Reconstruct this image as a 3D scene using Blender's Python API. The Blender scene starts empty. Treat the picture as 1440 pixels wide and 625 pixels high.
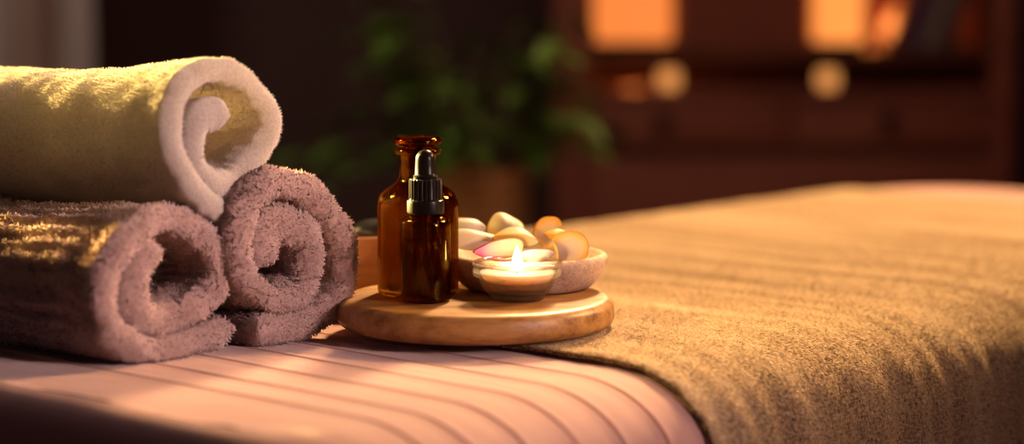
import bpy, bmesh, math, random
import numpy as np
from mathutils import Vector, Matrix, noise as mnoise
random.seed(7); rng = np.random.default_rng(7)
sc = bpy.context.scene
col = sc.collection
PI = math.pi
R = math.radians

# ------------------------------------------------------------------ materials
def new_mat(name):
    m = bpy.data.materials.new(name); m.use_nodes = True
    nt = m.node_tree
    for n in list(nt.nodes): nt.nodes.remove(n)
    out = nt.nodes.new('ShaderNodeOutputMaterial')
    return m, nt, out
def nd(nt, t, **kw):
    n = nt.nodes.new(t)
    for k, v in kw.items():
        if k in n.inputs: n.inputs[k].default_value = v
        else: setattr(n, k, v)
    return n
def ramp(nt, fac, stops):
    r = nt.nodes.new('ShaderNodeValToRGB')
    while len(r.color_ramp.elements) < len(stops): r.color_ramp.elements.new(0.5)
    for e, (p, c) in zip(r.color_ramp.elements, stops):
        e.position = p; e.color = (*c, 1)
    nt.links.new(fac, r.inputs['Fac'])
    return r.outputs['Color']
def bsdf(nt, out, **kw):
    b = nd(nt, 'ShaderNodeBsdfPrincipled', **kw)
    nt.links.new(b.outputs[0], out.inputs[0])
    return b
def coords(nt, which='Object', scale=(1, 1, 1), rot=(0, 0, 0)):
    tc = nt.nodes.new('ShaderNodeTexCoord'); mp = nt.nodes.new('ShaderNodeMapping')
    mp.inputs['Scale'].default_value = scale; mp.inputs['Rotation'].default_value = rot
    nt.links.new(tc.outputs[which], mp.inputs[0]); return mp.outputs[0]
def noise_tex(nt, vec, scale, detail=3, rough=.55):
    n = nd(nt, 'ShaderNodeTexNoise', Scale=scale, Detail=detail, Roughness=rough)
    nt.links.new(vec, n.inputs['Vector']); return n.outputs['Fac']
def bump(nt, height, strength, dist, target):
    b = nd(nt, 'ShaderNodeBump', Strength=strength, Distance=dist)
    nt.links.new(height, b.inputs['Height']); nt.links.new(b.outputs[0], target.inputs['Normal'])
    return b

def mat_plain(name, c1, c2=None, rough=.6, scale=30, bstr=.1, bdist=.001, spec=.5, metal=0):
    m, nt, out = new_mat(name)
    b = bsdf(nt, out, Roughness=rough, Metallic=metal); b.inputs['Specular IOR Level'].default_value = spec
    v = coords(nt)
    f = noise_tex(nt, v, scale)
    c = ramp(nt, f, [(.3, c1), (.7, c2 or c1)])
    nt.links.new(c, b.inputs['Base Color'])
    if bstr: bump(nt, f, bstr, bdist, b)
    return m

def mat_wood(name, dark, mid, light, axis_scale=(3, 40, 40), rough=.45, spec=.4):
    m, nt, out = new_mat(name)
    b = bsdf(nt, out, Roughness=rough); b.inputs['Specular IOR Level'].default_value = spec
    v = coords(nt, scale=axis_scale)
    n1 = noise_tex(nt, v, 1.6, 6, .6)
    v2 = coords(nt, scale=tuple(a * 5 for a in axis_scale))
    n2 = noise_tex(nt, v2, 2.0, 3, .7)
    mx = nd(nt, 'ShaderNodeMath', operation='MULTIPLY_ADD'); nt.links.new(n2, mx.inputs[0]); mx.inputs[1].default_value = .35
    nt.links.new(n1, mx.inputs[2])
    c = ramp(nt, mx.outputs[0], [(.45, dark), (.65, mid), (.9, light)])
    nt.links.new(c, b.inputs['Base Color'])
    bump(nt, mx.outputs[0], .15, .0006, b)
    return m

def mat_towel(name, c1, c2, trans=.3, scale=260, bdist=.0012):
    m, nt, out = new_mat(name)
    v = coords(nt)
    f = noise_tex(nt, v, scale, 2, .6)
    f2 = noise_tex(nt, v, 22, 3, .6)
    mx = nd(nt, 'ShaderNodeMath', operation='MULTIPLY_ADD'); nt.links.new(f2, mx.inputs[0]); mx.inputs[1].default_value = .5; nt.links.new(f, mx.inputs[2])
    c = ramp(nt, mx.outputs[0], [(.5, c1), (.95, c2)])
    d = nd(nt, 'ShaderNodeBsdfDiffuse', Roughness=1.0); t = nd(nt, 'ShaderNodeBsdfTranslucent')
    nt.links.new(c, d.inputs['Color']); nt.links.new(c, t.inputs['Color'])
    mix = nd(nt, 'ShaderNodeMixShader'); mix.inputs[0].default_value = trans
    nt.links.new(d.outputs[0], mix.inputs[1]); nt.links.new(t.outputs[0], mix.inputs[2])
    sh = nd(nt, 'ShaderNodeBsdfSheen'); nt.links.new(c, sh.inputs['Color']); sh.inputs['Roughness'].default_value = .6
    ad = nd(nt, 'ShaderNodeMixShader'); ad.inputs[0].default_value = .18
    nt.links.new(mix.outputs[0], ad.inputs[1]); nt.links.new(sh.outputs[0], ad.inputs[2])
    nt.links.new(ad.outputs[0], out.inputs[0])
    bump(nt, f, .5, bdist, d)
    return m

def mat_glass(name, color, rough=0.0, ior=1.5, straight=.3):
    """glass; a share of the light goes straight through, so thin walls let light on to what stands behind"""
    m, nt, out = new_mat(name)
    g = nd(nt, 'ShaderNodeBsdfGlass', Color=(*color, 1), Roughness=rough, IOR=ior)
    t = nd(nt, 'ShaderNodeBsdfTransparent', Color=(*color, 1))
    mx = nd(nt, 'ShaderNodeMixShader'); mx.inputs[0].default_value = straight
    nt.links.new(g.outputs[0], mx.inputs[1]); nt.links.new(t.outputs[0], mx.inputs[2])
    nt.links.new(mx.outputs[0], out.inputs[0])
    return m

def mat_thin_glass(name, color, share, ior=1.5):
    """thin clear glass: mirror-like at grazing angles, otherwise light passes, and a share of it is bent"""
    m, nt, out = new_mat(name)
    t = nd(nt, 'ShaderNodeBsdfTransparent', Color=(*color, 1)); gl = nd(nt, 'ShaderNodeBsdfGlossy', Roughness=.02)
    lw = nd(nt, 'ShaderNodeLayerWeight', Blend=.5)
    pw = nd(nt, 'ShaderNodeMath', operation='POWER'); nt.links.new(lw.outputs['Facing'], pw.inputs[0]); pw.inputs[1].default_value = 3.5
    fr = nd(nt, 'ShaderNodeMath', operation='MULTIPLY_ADD'); nt.links.new(pw.outputs[0], fr.inputs[0]); fr.inputs[1].default_value = .9; fr.inputs[2].default_value = .07
    m1 = nd(nt, 'ShaderNodeMixShader'); nt.links.new(fr.outputs[0], m1.inputs[0]); nt.links.new(t.outputs[0], m1.inputs[1]); nt.links.new(gl.outputs[0], m1.inputs[2])
    g = nd(nt, 'ShaderNodeBsdfGlass', Color=(*color, 1), Roughness=0, IOR=ior)
    m2 = nd(nt, 'ShaderNodeMixShader'); m2.inputs[0].default_value = share
    nt.links.new(m1.outputs[0], m2.inputs[1]); nt.links.new(g.outputs[0], m2.inputs[2])
    nt.links.new(m2.outputs[0], out.inputs[0])
    return m

def mat_emit(name, color, strength, base=(.3, .15, .05)):
    m, nt, out = new_mat(name)
    v = coords(nt); f = noise_tex(nt, v, 14, 2, .5)
    c = ramp(nt, f, [(.2, tuple(x * .85 for x in color)), (.8, color)])
    b = bsdf(nt, out, Roughness=.5)
    b.inputs['Base Color'].default_value = (*base, 1)
    nt.links.new(c, b.inputs['Emission Color']); b.inputs['Emission Strength'].default_value = strength
    return m

M = {}
M['white_towel'] = mat_towel('white_towel', (.66, .58, .52), (.82, .74, .68), .25, 420, .0014)
M['terry'] = mat_towel('terry', (.57, .395, .36), (.80, .60, .555), .25, 300, .0014)
M['board'] = mat_wood('board_wood', (.13, .052, .013), (.31, .15, .043), (.44, .24, .08), (9, 60, 60), .42)
M['boxwood'] = mat_wood('box_wood', (.17, .062, .016), (.28, .11, .03), (.36, .155, .05), (6, 60, 60), .5)
M['cabinet'] = mat_wood('cabinet_wood', (.13, .040, .026), (.19, .058, .036), (.23, .08, .05), (2, 14, 14), .55, .2)
M['cabinet_dark'] = mat_wood('cabinet_dark', (.06, .022, .016), (.085, .032, .022), (.11, .042, .028), (2, 14, 14), .6, .2)
M['amber'] = mat_glass('amber_glass', (.69, .50, .17))
M['amber_dark'] = mat_glass('amber_stopper', (.55, .28, .08))
M['oil'] = mat_glass('oil', (.95, .85, .55), 0, 1.40)
M['clear'] = mat_thin_glass('clear_glass', (.985, .98, .97), .34)
M['pipette'] = mat_glass('pipette_glass', (.95, .9, .8))
M['rubber'] = mat_plain('black_rubber', (.006, .004, .003), (.009, .006, .005), .28, 60, .05, .0003, .12)
M['plastic'] = mat_plain('black_plastic', (.006, .004, .003), (.010, .007, .005), .30, 60, .05, .0003, .10)
M['stone_black'] = mat_plain('black_basalt', (.012, .012, .013), (.03, .03, .032), .28, 120, .15, .0004)
M['iron'] = mat_plain('dark_iron', (.012, .010, .010), (.02, .016, .016), .45, 60, .1, .0005, .4, .6)
M['wall'] = mat_plain('wall_paint', (.052, .030, .030), (.062, .036, .034), .9, 6, .05, .001, .1)
M['ceiling'] = mat_plain('ceiling_paint', (.12, .09, .08), (.13, .1, .09), .9, 6, 0)
M['floor'] = mat_wood('floor_wood', (.05, .022, .012), (.08, .038, .02), (.11, .05, .03), (1, 9, 9), .5)
M['curtain'] = mat_plain('curtain_cloth', (.34, .27, .24), (.40, .32, .29), .95, 80, .2, .001, .05)
M['leaf'] = mat_plain('leaf', (.05, .13, .012), (.12, .24, .03), .5, 18, .1, .001)
M['stem'] = mat_plain('stem', (.06, .08, .02), (.09, .1, .03), .7, 20, .1, .001)
M['pages'] = mat_plain('pages', (.5, .42, .34), (.58, .5, .4), .9, 90, .1, .0005)

def mat_granite():
    m, nt, out = new_mat('speckled_stone')
    b = bsdf(nt, out, Roughness=.75); b.inputs['Specular IOR Level'].default_value = .25
    v = coords(nt)
    f = noise_tex(nt, v, 60, 4, .7)
    c = ramp(nt, f, [(.35, (.46, .31, .22)), (.65, (.64, .48, .37))])
    s = noise_tex(nt, v, 560, 2, .6)
    k = ramp(nt, s, [(.30, (.48, .34, .28)), (.46, (1, 1, 1))])
    mx = nd(nt, 'ShaderNodeMix', data_type='RGBA', blend_type='MULTIPLY'); mx.inputs['Factor'].default_value = .85
    nt.links.new(c, mx.inputs['A']); nt.links.new(k, mx.inputs['B'])
    nt.links.new(mx.outputs['Result'], b.inputs['Base Color'])
    bump(nt, s, .25, .0006, b); return m
M['granite'] = mat_granite()

def mat_planter():
    m, nt, out = new_mat('woven_basket')
    b = bsdf(nt, out, Roughness=.85)
    v = coords(nt)
    w = nd(nt, 'ShaderNodeTexWave', Scale=16, Distortion=2.0, bands_direction='Z'); nt.links.new(v, w.inputs[0])
    c = ramp(nt, w.outputs['Fac'], [(.2, (.34, .16, .06)), (.8, (.55, .30, .12))])
    nt.links.new(c, b.inputs['Base Color']); bump(nt, w.outputs['Fac'], .6, .006, b); return m
M['planter'] = mat_planter()

def mat_sheet():
    m, nt, out = new_mat('pink_cotton')
    v = coords(nt, 'UV', (1, 1, 1))
    f = noise_tex(nt, v, 9, 3, .6)
    c = ramp(nt, f, [(.3, (.50, .29, .265)), (.7, (.56, .335, .305))])
    v2 = coords(nt, 'UV', (1, 1, 1))
    fi = noise_tex(nt, v2, 1500, 1, .5)
    wr = noise_tex(nt, coords(nt, 'UV', (14, 5, 1)), 3, 3, .5)
    b = bsdf(nt, out, Roughness=.8); b.inputs['Specular IOR Level'].default_value = .2
    b.inputs['Sheen Weight'].default_value = .25; b.inputs['Sheen Roughness'].default_value = .4
    nt.links.new(c, b.inputs['Base Color'])
    b1 = bump(nt, fi, .12, .0004, b)
    b2 = nd(nt, 'ShaderNodeBump', Strength=.35, Distance=.004); nt.links.new(wr, b2.inputs['Height'])
    nt.links.new(b2.outputs[0], b1.inputs['Normal'])
    return m
M['sheet'] = mat_sheet()

def mat_throw():
    m, nt, out = new_mat('woven_tan_wool')
    vt = coords(nt, 'UV', (1, 1, 1))
    a = noise_tex(nt, coords(nt, 'UV', (620, 210, 1)), 1, 2, .6)        # slubs along the weave
    b_ = noise_tex(nt, coords(nt, 'UV', (230, 520, 1)), 1, 2, .6)
    mxh = nd(nt, 'ShaderNodeMath', operation='ADD'); nt.links.new(a, mxh.inputs[0]); nt.links.new(b_, mxh.inputs[1])
    big = noise_tex(nt, coords(nt, 'UV', (26, 3, 1)), 1, 3, .55)        # faint lengthwise bands
    hh = nd(nt, 'ShaderNodeMath', operation='MULTIPLY_ADD'); nt.links.new(big, hh.inputs[0]); hh.inputs[1].default_value = .8; nt.links.new(mxh.outputs[0], hh.inputs[2])
    c = ramp(nt, hh.outputs[0], [(.98, (.15, .09, .052)), (1.16, (.40, .265, .155)), (1.42, (.65, .48, .31))])
    r = [n for n in nt.nodes if n.bl_idname == 'ShaderNodeValToRGB'][-1]
    # the ramp wants 0..1
    mr = nd(nt, 'ShaderNodeMapRange'); mr.inputs['From Min'].default_value = 1.0; mr.inputs['From Max'].default_value = 1.75
    nt.links.new(hh.outputs[0], mr.inputs['Value']); nt.links.new(mr.outputs[0], r.inputs['Fac'])
    for e, p in zip(r.color_ramp.elements, (.12, .42, .8)): e.position = p
    b = bsdf(nt, out, Roughness=.95); b.inputs['Specular IOR Level'].default_value = .08
    b.inputs['Sheen Weight'].default_value = .25; b.inputs['Sheen Roughness'].default_value = .5
    b.inputs['Sheen Tint'].default_value = (1, .8, .5, 1)
    nt.links.new(c, b.inputs['Base Color'])
    bump(nt, mxh.outputs[0], .9, .0028, b)
    return m
M['throw'] = mat_throw()
M['throw_edge'] = mat_plain('throw_edge', (.10, .05, .025), (.2, .11, .05), .95, 400, .5, .001, .05)

def mat_petal(name, base, tip, edge=None, radial=False, stops=(.05, .55, .97)):
    """UV.x runs from the claw to the tip"""
    m, nt, out = new_mat(name)
    uv = coords(nt, 'UV')
    sx = nt.nodes.new('ShaderNodeSeparateXYZ'); nt.links.new(uv, sx.inputs[0])
    if radial:
        vd = nd(nt, 'ShaderNodeVectorMath', operation='DISTANCE'); nt.links.new(uv, vd.inputs[0]); vd.inputs[1].default_value = (.5, .5, 0)
        c = ramp(nt, vd.outputs['Value'], [(.15, base), (.33, tip), (.46, edge)])
    else:
        c = ramp(nt, sx.outputs['X'], [(stops[0], base), (stops[1], tip), (stops[2], edge or tip)])
    d = nd(nt, 'ShaderNodeBsdfPrincipled', Roughness=.45); nt.links.new(c, d.inputs['Base Color'])
    t = nd(nt, 'ShaderNodeBsdfTranslucent'); nt.links.new(c, t.inputs['Color'])
    vein = noise_tex(nt, coords(nt, 'UV', (4, 60, 1)), 1, 2, .5)
    bump(nt, vein, .15, .0006, d)
    mix = nd(nt, 'ShaderNodeMixShader'); mix.inputs[0].default_value = .4
    nt.links.new(d.outputs[0], mix.inputs[1]); nt.links.new(t.outputs[0], mix.inputs[2])
    nt.links.new(mix.outputs[0], out.inputs[0]); return m
M['petal_cream'] = mat_petal('petal_cream', (0.640, 0.477, 0.163), (0.672, 0.570, 0.400), (0.688, 0.616, 0.503))
M['petal_yellow'] = mat_petal('petal_yellow', (0.680, 0.424, 0.074), (0.680, 0.477, 0.178), (0.688, 0.585, 0.370))
M['petal_rim'] = mat_petal('petal_golden_rim', (0.624, 0.524, 0.444), (0.672, 0.539, 0.340), (0.704, 0.431, 0.096), True)
M['petal_white'] = mat_petal('petal_white', (0.656, 0.570, 0.444), (0.672, 0.593, 0.518), (0.672, 0.601, 0.562))
M['petal_pink'] = mat_petal('petal_pink', (0.680, 0.539, 0.400), (0.672, 0.354, 0.311), (0.592, 0.092, 0.252), stops=(.25, .55, .85))

def mat_wax():
    m, nt, out = new_mat('candle_wax')
    b = bsdf(nt, out, Roughness=.4)
    v = coords(nt); f = noise_tex(nt, v, 40, 2, .5)
    c = ramp(nt, f, [(.3, (.60, .48, .41)), (.7, (.66, .54, .46))])
    nt.links.new(c, b.inputs['Base Color'])
    b.inputs['Subsurface Weight'].default_value = .9; b.inputs['Subsurface Radius'].default_value = (.022, .014, .009)
    b.inputs['Subsurface Scale'].default_value = 1.0
    return m
M['wax'] = mat_wax()

def mat_flame():
    m, nt, out = new_mat('flame')
    tc = nt.nodes.new('ShaderNodeTexCoord'); sx = nt.nodes.new('ShaderNodeSeparateXYZ'); nt.links.new(tc.outputs['Generated'], sx.inputs[0])
    c = ramp(nt, sx.outputs['Z'], [(0, (1, .50, .14)), (.22, (1, .80, .48)), (.75, (1, .86, .58)), (1, (1, .62, .20))])
    e = nd(nt, 'ShaderNodeEmission', Strength=70); nt.links.new(c, e.inputs['Color'])
    nt.links.new(e.outputs[0], out.inputs[0]); return m
M['flame'] = mat_flame()

# ------------------------------------------------------------------ object helpers
def mesh_obj(name, verts, faces, mat, parent=None, smooth=True, uvs=None, mats=None, fmat=None):
    me = bpy.data.meshes.new(name)
    me.from_pydata([tuple(v) for v in verts], [], [tuple(f) for f in faces])
    if uvs is not None:
        ul = me.uv_layers.new(name='UVMap')
        li = np.empty(len(me.loops), dtype=np.int32); me.loops.foreach_get('vertex_index', li)
        ul.data.foreach_set('uv', np.asarray(uvs, dtype=np.float32)[li].ravel())
    me.materials.append(mat)
    for m in (mats or []): me.materials.append(m)
    if fmat is not None: me.polygons.foreach_set('material_index', np.asarray(fmat, dtype=np.int32))
    if smooth: me.polygons.foreach_set('use_smooth', np.ones(len(me.polygons), dtype=bool))
    me.update(); me.validate()
    o = bpy.data.objects.new(name, me); col.objects.link(o)
    if parent: o.parent = parent
    return o
def bm_obj(name, bm, mat, parent=None, smooth=True, auto=None):
    me = bpy.data.meshes.new(name)
    bmesh.ops.recalc_face_normals(bm, faces=bm.faces[:])
    bm.to_mesh(me); bm.free(); me.materials.append(mat)
    if smooth: me.polygons.foreach_set('use_smooth', np.ones(len(me.polygons), dtype=bool))
    if auto: me.set_sharp_from_angle(angle=R(auto))
    o = bpy.data.objects.new(name, me); col.objects.link(o)
    if parent: o.parent = parent
    return o
def empty(name, loc, rz=0):
    o = bpy.data.objects.new(name, None); col.objects.link(o)
    o.location = loc; o.rotation_euler = (0, 0, rz); o.empty_display_size = .02; return o
def tag(o, label, cat, group=None, kind=None):
    o['label'] = label; o['category'] = cat
    if group: o['group'] = group
    if kind: o['kind'] = kind
    return o
def struct(o): o['kind'] = 'structure'; return o

def lathe(name, prof, mat, parent=None, n=64, close=False, ribs=None, auto=35):
    """prof: list of (r, z). r==0 ends become poles. close=True joins the last to the first (a hollow wall)."""
    verts, faces, rows = [], [], []
    for r, z in prof:
        if r <= 1e-9:
            rows.append([len(verts)]); verts.append((0, 0, z))
        else:
            row = []
            for k in range(n):
                a = 2 * PI * k / n; rr = r
                if ribs and ribs[1] <= z <= ribs[2]: rr = r * (1 + ribs[3] * (1 if (k % ribs[0]) < ribs[0] / 2 else -1))
                row.append(len(verts)); verts.append((rr * math.cos(a), rr * math.sin(a), z))
            rows.append(row)
    pairs = list(zip(rows, rows[1:]))
    if close: pairs.append((rows[-1], rows[0]))
    for A, B in pairs:
        if len(A) == 1 and len(B) == 1: continue
        for k in range(n):
            j = (k + 1) % n
            if len(A) == 1: faces.append((A[0], B[j], B[k]))
            elif len(B) == 1: faces.append((A[k], A[j], B[0]))
            else: faces.append((A[k], A[j], B[j], B[k]))
    o = mesh_obj(name, verts, faces, mat, parent)
    bm = bmesh.new(); bm.from_mesh(o.data); bmesh.ops.recalc_face_normals(bm, faces=bm.faces[:]); bm.to_mesh(o.data); bm.free()
    if auto: o.data.set_sharp_from_angle(angle=R(auto))
    return o
def arc(cx, cz, r, a0, a1, n=6, rz=None):
    rz = r if rz is None else rz
    return [(cx + r * math.cos(R(a0 + (a1 - a0) * i / n)), cz + rz * math.sin(R(a0 + (a1 - a0) * i / n))) for i in range(n + 1)]

def box_bm(bm, lo, hi, bev=0.0, seg=2):
    tmp = bmesh.new(); bmesh.ops.create_cube(tmp, size=1)
    for v in tmp.verts: v.co = Vector([(lo[i] + hi[i]) / 2 + v.co[i] * (hi[i] - lo[i]) for i in range(3)])
    if bev: bmesh.ops.bevel(tmp, geom=tmp.edges[:], offset=bev, segments=seg, profile=.5, affect='EDGES')
    me = bpy.data.meshes.new('t'); tmp.to_mesh(me); tmp.free(); bm.from_mesh(me); bpy.data.meshes.remove(me)
def box(name, lo, hi, mat, parent=None, bev=.002, smooth=True):
    bm = bmesh.new(); box_bm(bm, lo, hi, bev); return bm_obj(name, bm, mat, parent, smooth, 40)

def catmull(pts, n):
    """resample a control polygon to n points of equal arc length"""
    P = np.asarray(pts, float); P = np.vstack([2 * P[0] - P[1], P, 2 * P[-1] - P[-2]])
    out = []
    for i in range(1, len(P) - 2):
        p0, p1, p2, p3 = P[i - 1:i + 3]
        for t in np.linspace(0, 1, 30, endpoint=False):
            out.append(.5 * ((2 * p1) + (-p0 + p2) * t + (2 * p0 - 5 * p1 + 4 * p2 - p3) * t * t + (-p0 + 3 * p1 - 3 * p2 + p3) * t ** 3))
    out.append(P[-2]); out = np.array(out)
    d = np.r_[0, np.cumsum(np.linalg.norm(np.diff(out, axis=0), axis=1))]
    s = np.linspace(0, d[-1], n)
    return np.c_[np.interp(s, d, out[:, 0]), np.interp(s, d, out[:, 1])], d[-1]

# ------------------------------------------------------------------ the bed's own axes
TH = R(48)
T = np.array([math.cos(TH), math.sin(TH), 0]); N = np.array([-math.sin(TH), math.cos(TH), 0]); Z = np.array([0, 0, 1.])
def bed(t, n, z): return T * t + N * n + Z * z
TOP = .700

# ------------------------------------------------------------------ room
def plane(name, lo, hi, mat): return struct(box(name, lo, hi, mat, None, 0, False))
plane('floor', (-3.2, -1.5, -.06), (3.2, 4.9, 0), M['floor'])
plane('ceiling', (-3.2, -1.5, 2.6), (3.2, 5.0, 2.68), M['ceiling'])
plane('wall_back', (-3.2, 4.9, 0), (3.2, 5.0, 2.6), M['wall'])
plane('wall_left', (-3.3, -1.5, 0), (-3.2, 5.0, 2.6), M['wall'])
plane('wall_right', (3.2, -1.5, 0), (3.3, 5.0, 2.6), M['wall'])
struct(box('baseboard_back', (-3.2, 4.882, 0), (.07, 4.9, .11), M['cabinet'], None, .003))

# ------------------------------------------------------------------ massage table under the linen
T0, T1, N0, N1 = .958, 2.70, 1.000, 1.735
NM = (N0 + N1) / 2
tab = tag(empty('massage_table', tuple(bed((T0 + T1) / 2, NM, 0)), TH), 'massage table covered by the pink sheet', 'massage table')
hx, hy = (T1 - T0) / 2 - .012, (N1 - N0) / 2 - .012
box('table_frame', (-hx + .03, -hy + .03, .53), (hx - .03, hy - .03, .59), M['cabinet'], tab, .008)
for sx in (-1, 1):
    for sy in (-1, 1):
        cx, cy = sx * (hx - .12), sy * (hy - .08)
        box('leg', (cx - .028, cy - .028, 0), (cx + .028, cy + .028, .53), M['cabinet'], tab, .006)

def side_profile(hang):
    """(inset from the outline, z below the top) from the top edge over the fillet and down"""
    p = []
    RX, RZ = .092, .062
    for i in range(17):
        a = R(90 * i / 16); p.append((RX * (1 - math.sin(a)), -RZ * (1 - math.cos(a))))
    k = 14
    for i in range(1, k + 1): p.append((-.012 * i / k, -RZ - (hang - RZ) * i / k))
    return p

# ---- the pink sheet: rings round the outline, and strips across the top between paired points
PLEATS = [1.066, 1.104, 1.148, 1.193, 1.236, 1.279, 1.318, 1.36]
def pleat(t):
    """a sewn tuck: a soft swell of cloth up to the seam and a narrow groove at it"""
    h = 0
    for p in PLEATS:
        x = t - p
        if abs(x) < .012: h += .0007 * math.exp(-((x + .0035) / .003) ** 2) + .0004 * math.exp(-((x - .003) / .002) ** 2) - .0040 * math.exp(-(x / .0012) ** 2)
    return h
def build_sheet():
    RC_far, RC_near = .20, .105
    # near half of the outline from the middle of the foot end to the middle of the head end: (t, n, normal_t, normal_n)
    L = []
    rc0, rc1 = RC_near, RC_far
    for i in range(14): L.append((T0, NM + (N0 + rc0 - NM) * i / 14, -1, 0))
    for i in range(10):
        a = R(180 + 90 * i / 10); L.append((T0 + rc0 + rc0 * math.cos(a), N0 + rc0 + rc0 * math.sin(a), math.cos(a), math.sin(a)))
    ts = sorted(set([round(t, 5) for t in list(np.arange(T0 + rc0, 1.40, .004)) + [p + k * .0006 for p in PLEATS for k in range(-9, 10)] + list(np.arange(1.40, T1 - rc1, .02)) if t > T0 + rc0 - .001]))
    for t in ts: L.append((t, N0, 0, -1))
    for i in range(16):
        a = R(270 + 90 * i / 16); L.append((T1 - rc1 + rc1 * math.cos(a), N0 + rc1 + rc1 * math.sin(a), math.cos(a), math.sin(a)))
    for i in range(9): L.append((T1, N0 + rc1 + (NM - N0 - rc1) * i / 8, 1, 0))
    prof = side_profile(.50)
    verts, uvs, faces = [], [], []
    def put(t, n, z, nt_, nn_, nz_, s):
        h = pleat(t) if abs(nt_) < .5 or nz_ > .6 else 0
        w = mnoise.noise(Vector((t * 7, n * 7, 1.7))) * .0016 + mnoise.noise(Vector((t * 3, n * 3, 4.7))) * .003
        drape = 0
        if z < -.07: drape = .006 * math.sin(t * 24 + 1.3) * min(1, (-z - .07) / .3) + .004 * math.sin(n * 31) * min(1, (-z - .07) / .3)
        q = bed(t + nt_ * (h + w * (1 - nz_) + drape), n + nn_ * (h + w * (1 - nz_) + drape), TOP + z + nz_ * (h + w * .7))
        verts.append(q); uvs.append((t, s)); return len(verts) - 1
    RX = .092
    cols = []
    nacross = 60
    for (t, n, a, b) in L:
        # the foot end turns more tightly than the long sides
        kx = 1 - .62 * a * a if a < 0 else 1
        near, far = [], []
        s = 0; prev = None
        for i, (ins, z) in enumerate(prof):
            ii = ins * kx
            if i < 17:
                ang = R(90 * i / 16); nz_ = math.cos(ang); nh = math.sin(ang)
            else: nz_, nh = 0, 1
            if prev is not None: s += math.hypot(ins - prev[0], z - prev[1])
            prev = (ins, z)
            near.append((t - a * ii, n - b * ii, z, a * nh, b * nh, nz_, s))
            far.append((t - a * ii, 2 * NM - (n - b * ii), z, a * nh, -b * nh, nz_, s))
        c = []
        for q in reversed(near): c.append(put(*q[:6], -q[6]))
        t_a, n_a = near[0][0], near[0][1]; n_b = far[0][1]
        for j in range(1, nacross):
            f = j / nacross; nn = n_a + (n_b - n_a) * f
            c.append(put(t_a, nn, 0, 0, 0, 1, nn - N0 - RX))
        for q in far: c.append(put(*q[:6], q[6] + N1 - N0 - 2 * RX))
        cols.append(c)
    for A, B in zip(cols, cols[1:]):
        for i in range(len(A) - 1): faces.append((A[i], B[i], B[i + 1], A[i + 1]))
    o = mesh_obj('bed_sheet', verts, faces, M['sheet'], None, True, uvs)
    bm = bmesh.new(); bm.from_mesh(o.data); bmesh.ops.remove_doubles(bm, verts=bm.verts[:], dist=1e-5)
    bmesh.ops.recalc_face_normals(bm, faces=bm.faces[:]); bm.to_mesh(o.data); bm.free()
    return tag(o, 'pink cotton sheet with sewn pleats covering the massage table', 'sheet')
build_sheet()
bmx = bmesh.new(); box_bm(bmx, (-hx + .012, -hy + .012, .59), (hx - .012, hy - .012, TOP - .012), .05, 6)
bm_obj('cushion', bmx, M['sheet'], tab)

# ---- the tan throw laid across
TA, TB, THK = 1.318, 2.455, .0055
def throw_wave(t, nz_):
    w = math.sin(t * 150 + 2 * math.sin(t * 23)) * .5 + math.sin(t * 83 + 1.7) * .5
    return .0034 * w * (.15 + .85 * (1 - nz_))
def build_throw():
    prof = side_profile(.43); RX = .092
    ts = [(TA + .0005, .0), (TA - .0004, .35), (TA + .0004, .75), (TA + .002, .95)] + [(t, 1) for t in np.arange(TA + .004, TB - .003, .0035)] + [(TB - .001, .9), (TB, .4), (TB - .0006, 0)]
    sec = []
    s = 0; prev = None; near = []
    for i, (ins, z) in enumerate(prof):
        if i < 17: ang = R(90 * i / 16); nz_, nh = math.cos(ang), math.sin(ang)
        else: nz_, nh = 0, 1
        if prev is not None: s += math.hypot(ins - prev[0], z - prev[1])
        prev = (ins, z); near.append((ins, z, nz_, nh, s))
    for q in reversed(near): sec.append((N0 + q[0], q[1], -q[3], q[2], -q[4]))
    for j in range(1, 90):
        nn = N0 + RX + (N1 - N0 - 2 * RX) * j / 90; sec.append((nn, 0, 0, 1, nn - N0 - RX))
    for q in near: sec.append((N1 - q[0], q[1], q[3], q[2], q[4] + N1 - N0 - 2 * RX))
    verts, uvs, faces, rows = [], [], [], []
    for t, k in ts:
        row = []
        for (n, z, nn_, nz_, s) in sec:
            jit = 0
            if t < TA + .01: jit = .0016 * mnoise.noise(Vector((s * 60, 3.1, 0))) + .0012 * mnoise.noise(Vector((s * 240, 7.1, 0)))
            w0 = mnoise.noise(Vector((t * 3, n * 3, 4.7))) * .003 * .7
            off = .0016 + (THK - .0016) * k + throw_wave(t, nz_) * k + mnoise.noise(Vector((t * 40, s * 25, 2.2))) * .0011 * k + max(0, w0) * nz_
            if z < -.09: off += .012 * (-z - .09) / .3 + .01 * (1 + math.sin(t * 21)) * min(1, (-z - .09) / .3)
            row.append(len(verts)); verts.append(bed(t + jit, n + nn_ * off, TOP + z + nz_ * off)); uvs.append((t, s))
        rows.append(row)
    fm = []
    for r, (A, B) in enumerate(zip(rows, rows[1:])):
        for i in range(len(A) - 1):
            faces.append((A[i], A[i + 1], B[i + 1], B[i])); fm.append(1 if r < 2 else 0)
    # stray wool fibres along the cut edge and over the near fall of the cloth
    o = mesh_obj('throw_blanket', verts, faces, M['throw'], None, True, uvs, [M['throw_edge']], fm)
    bm = bmesh.new(); bm.from_mesh(o.data); bmesh.ops.recalc_face_normals(bm, faces=bm.faces[:]); bm.to_mesh(o.data); bm.free()
    return tag(o, 'tan woven wool throw spread over the massage table', 'blanket')
THROW = build_throw()

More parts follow.
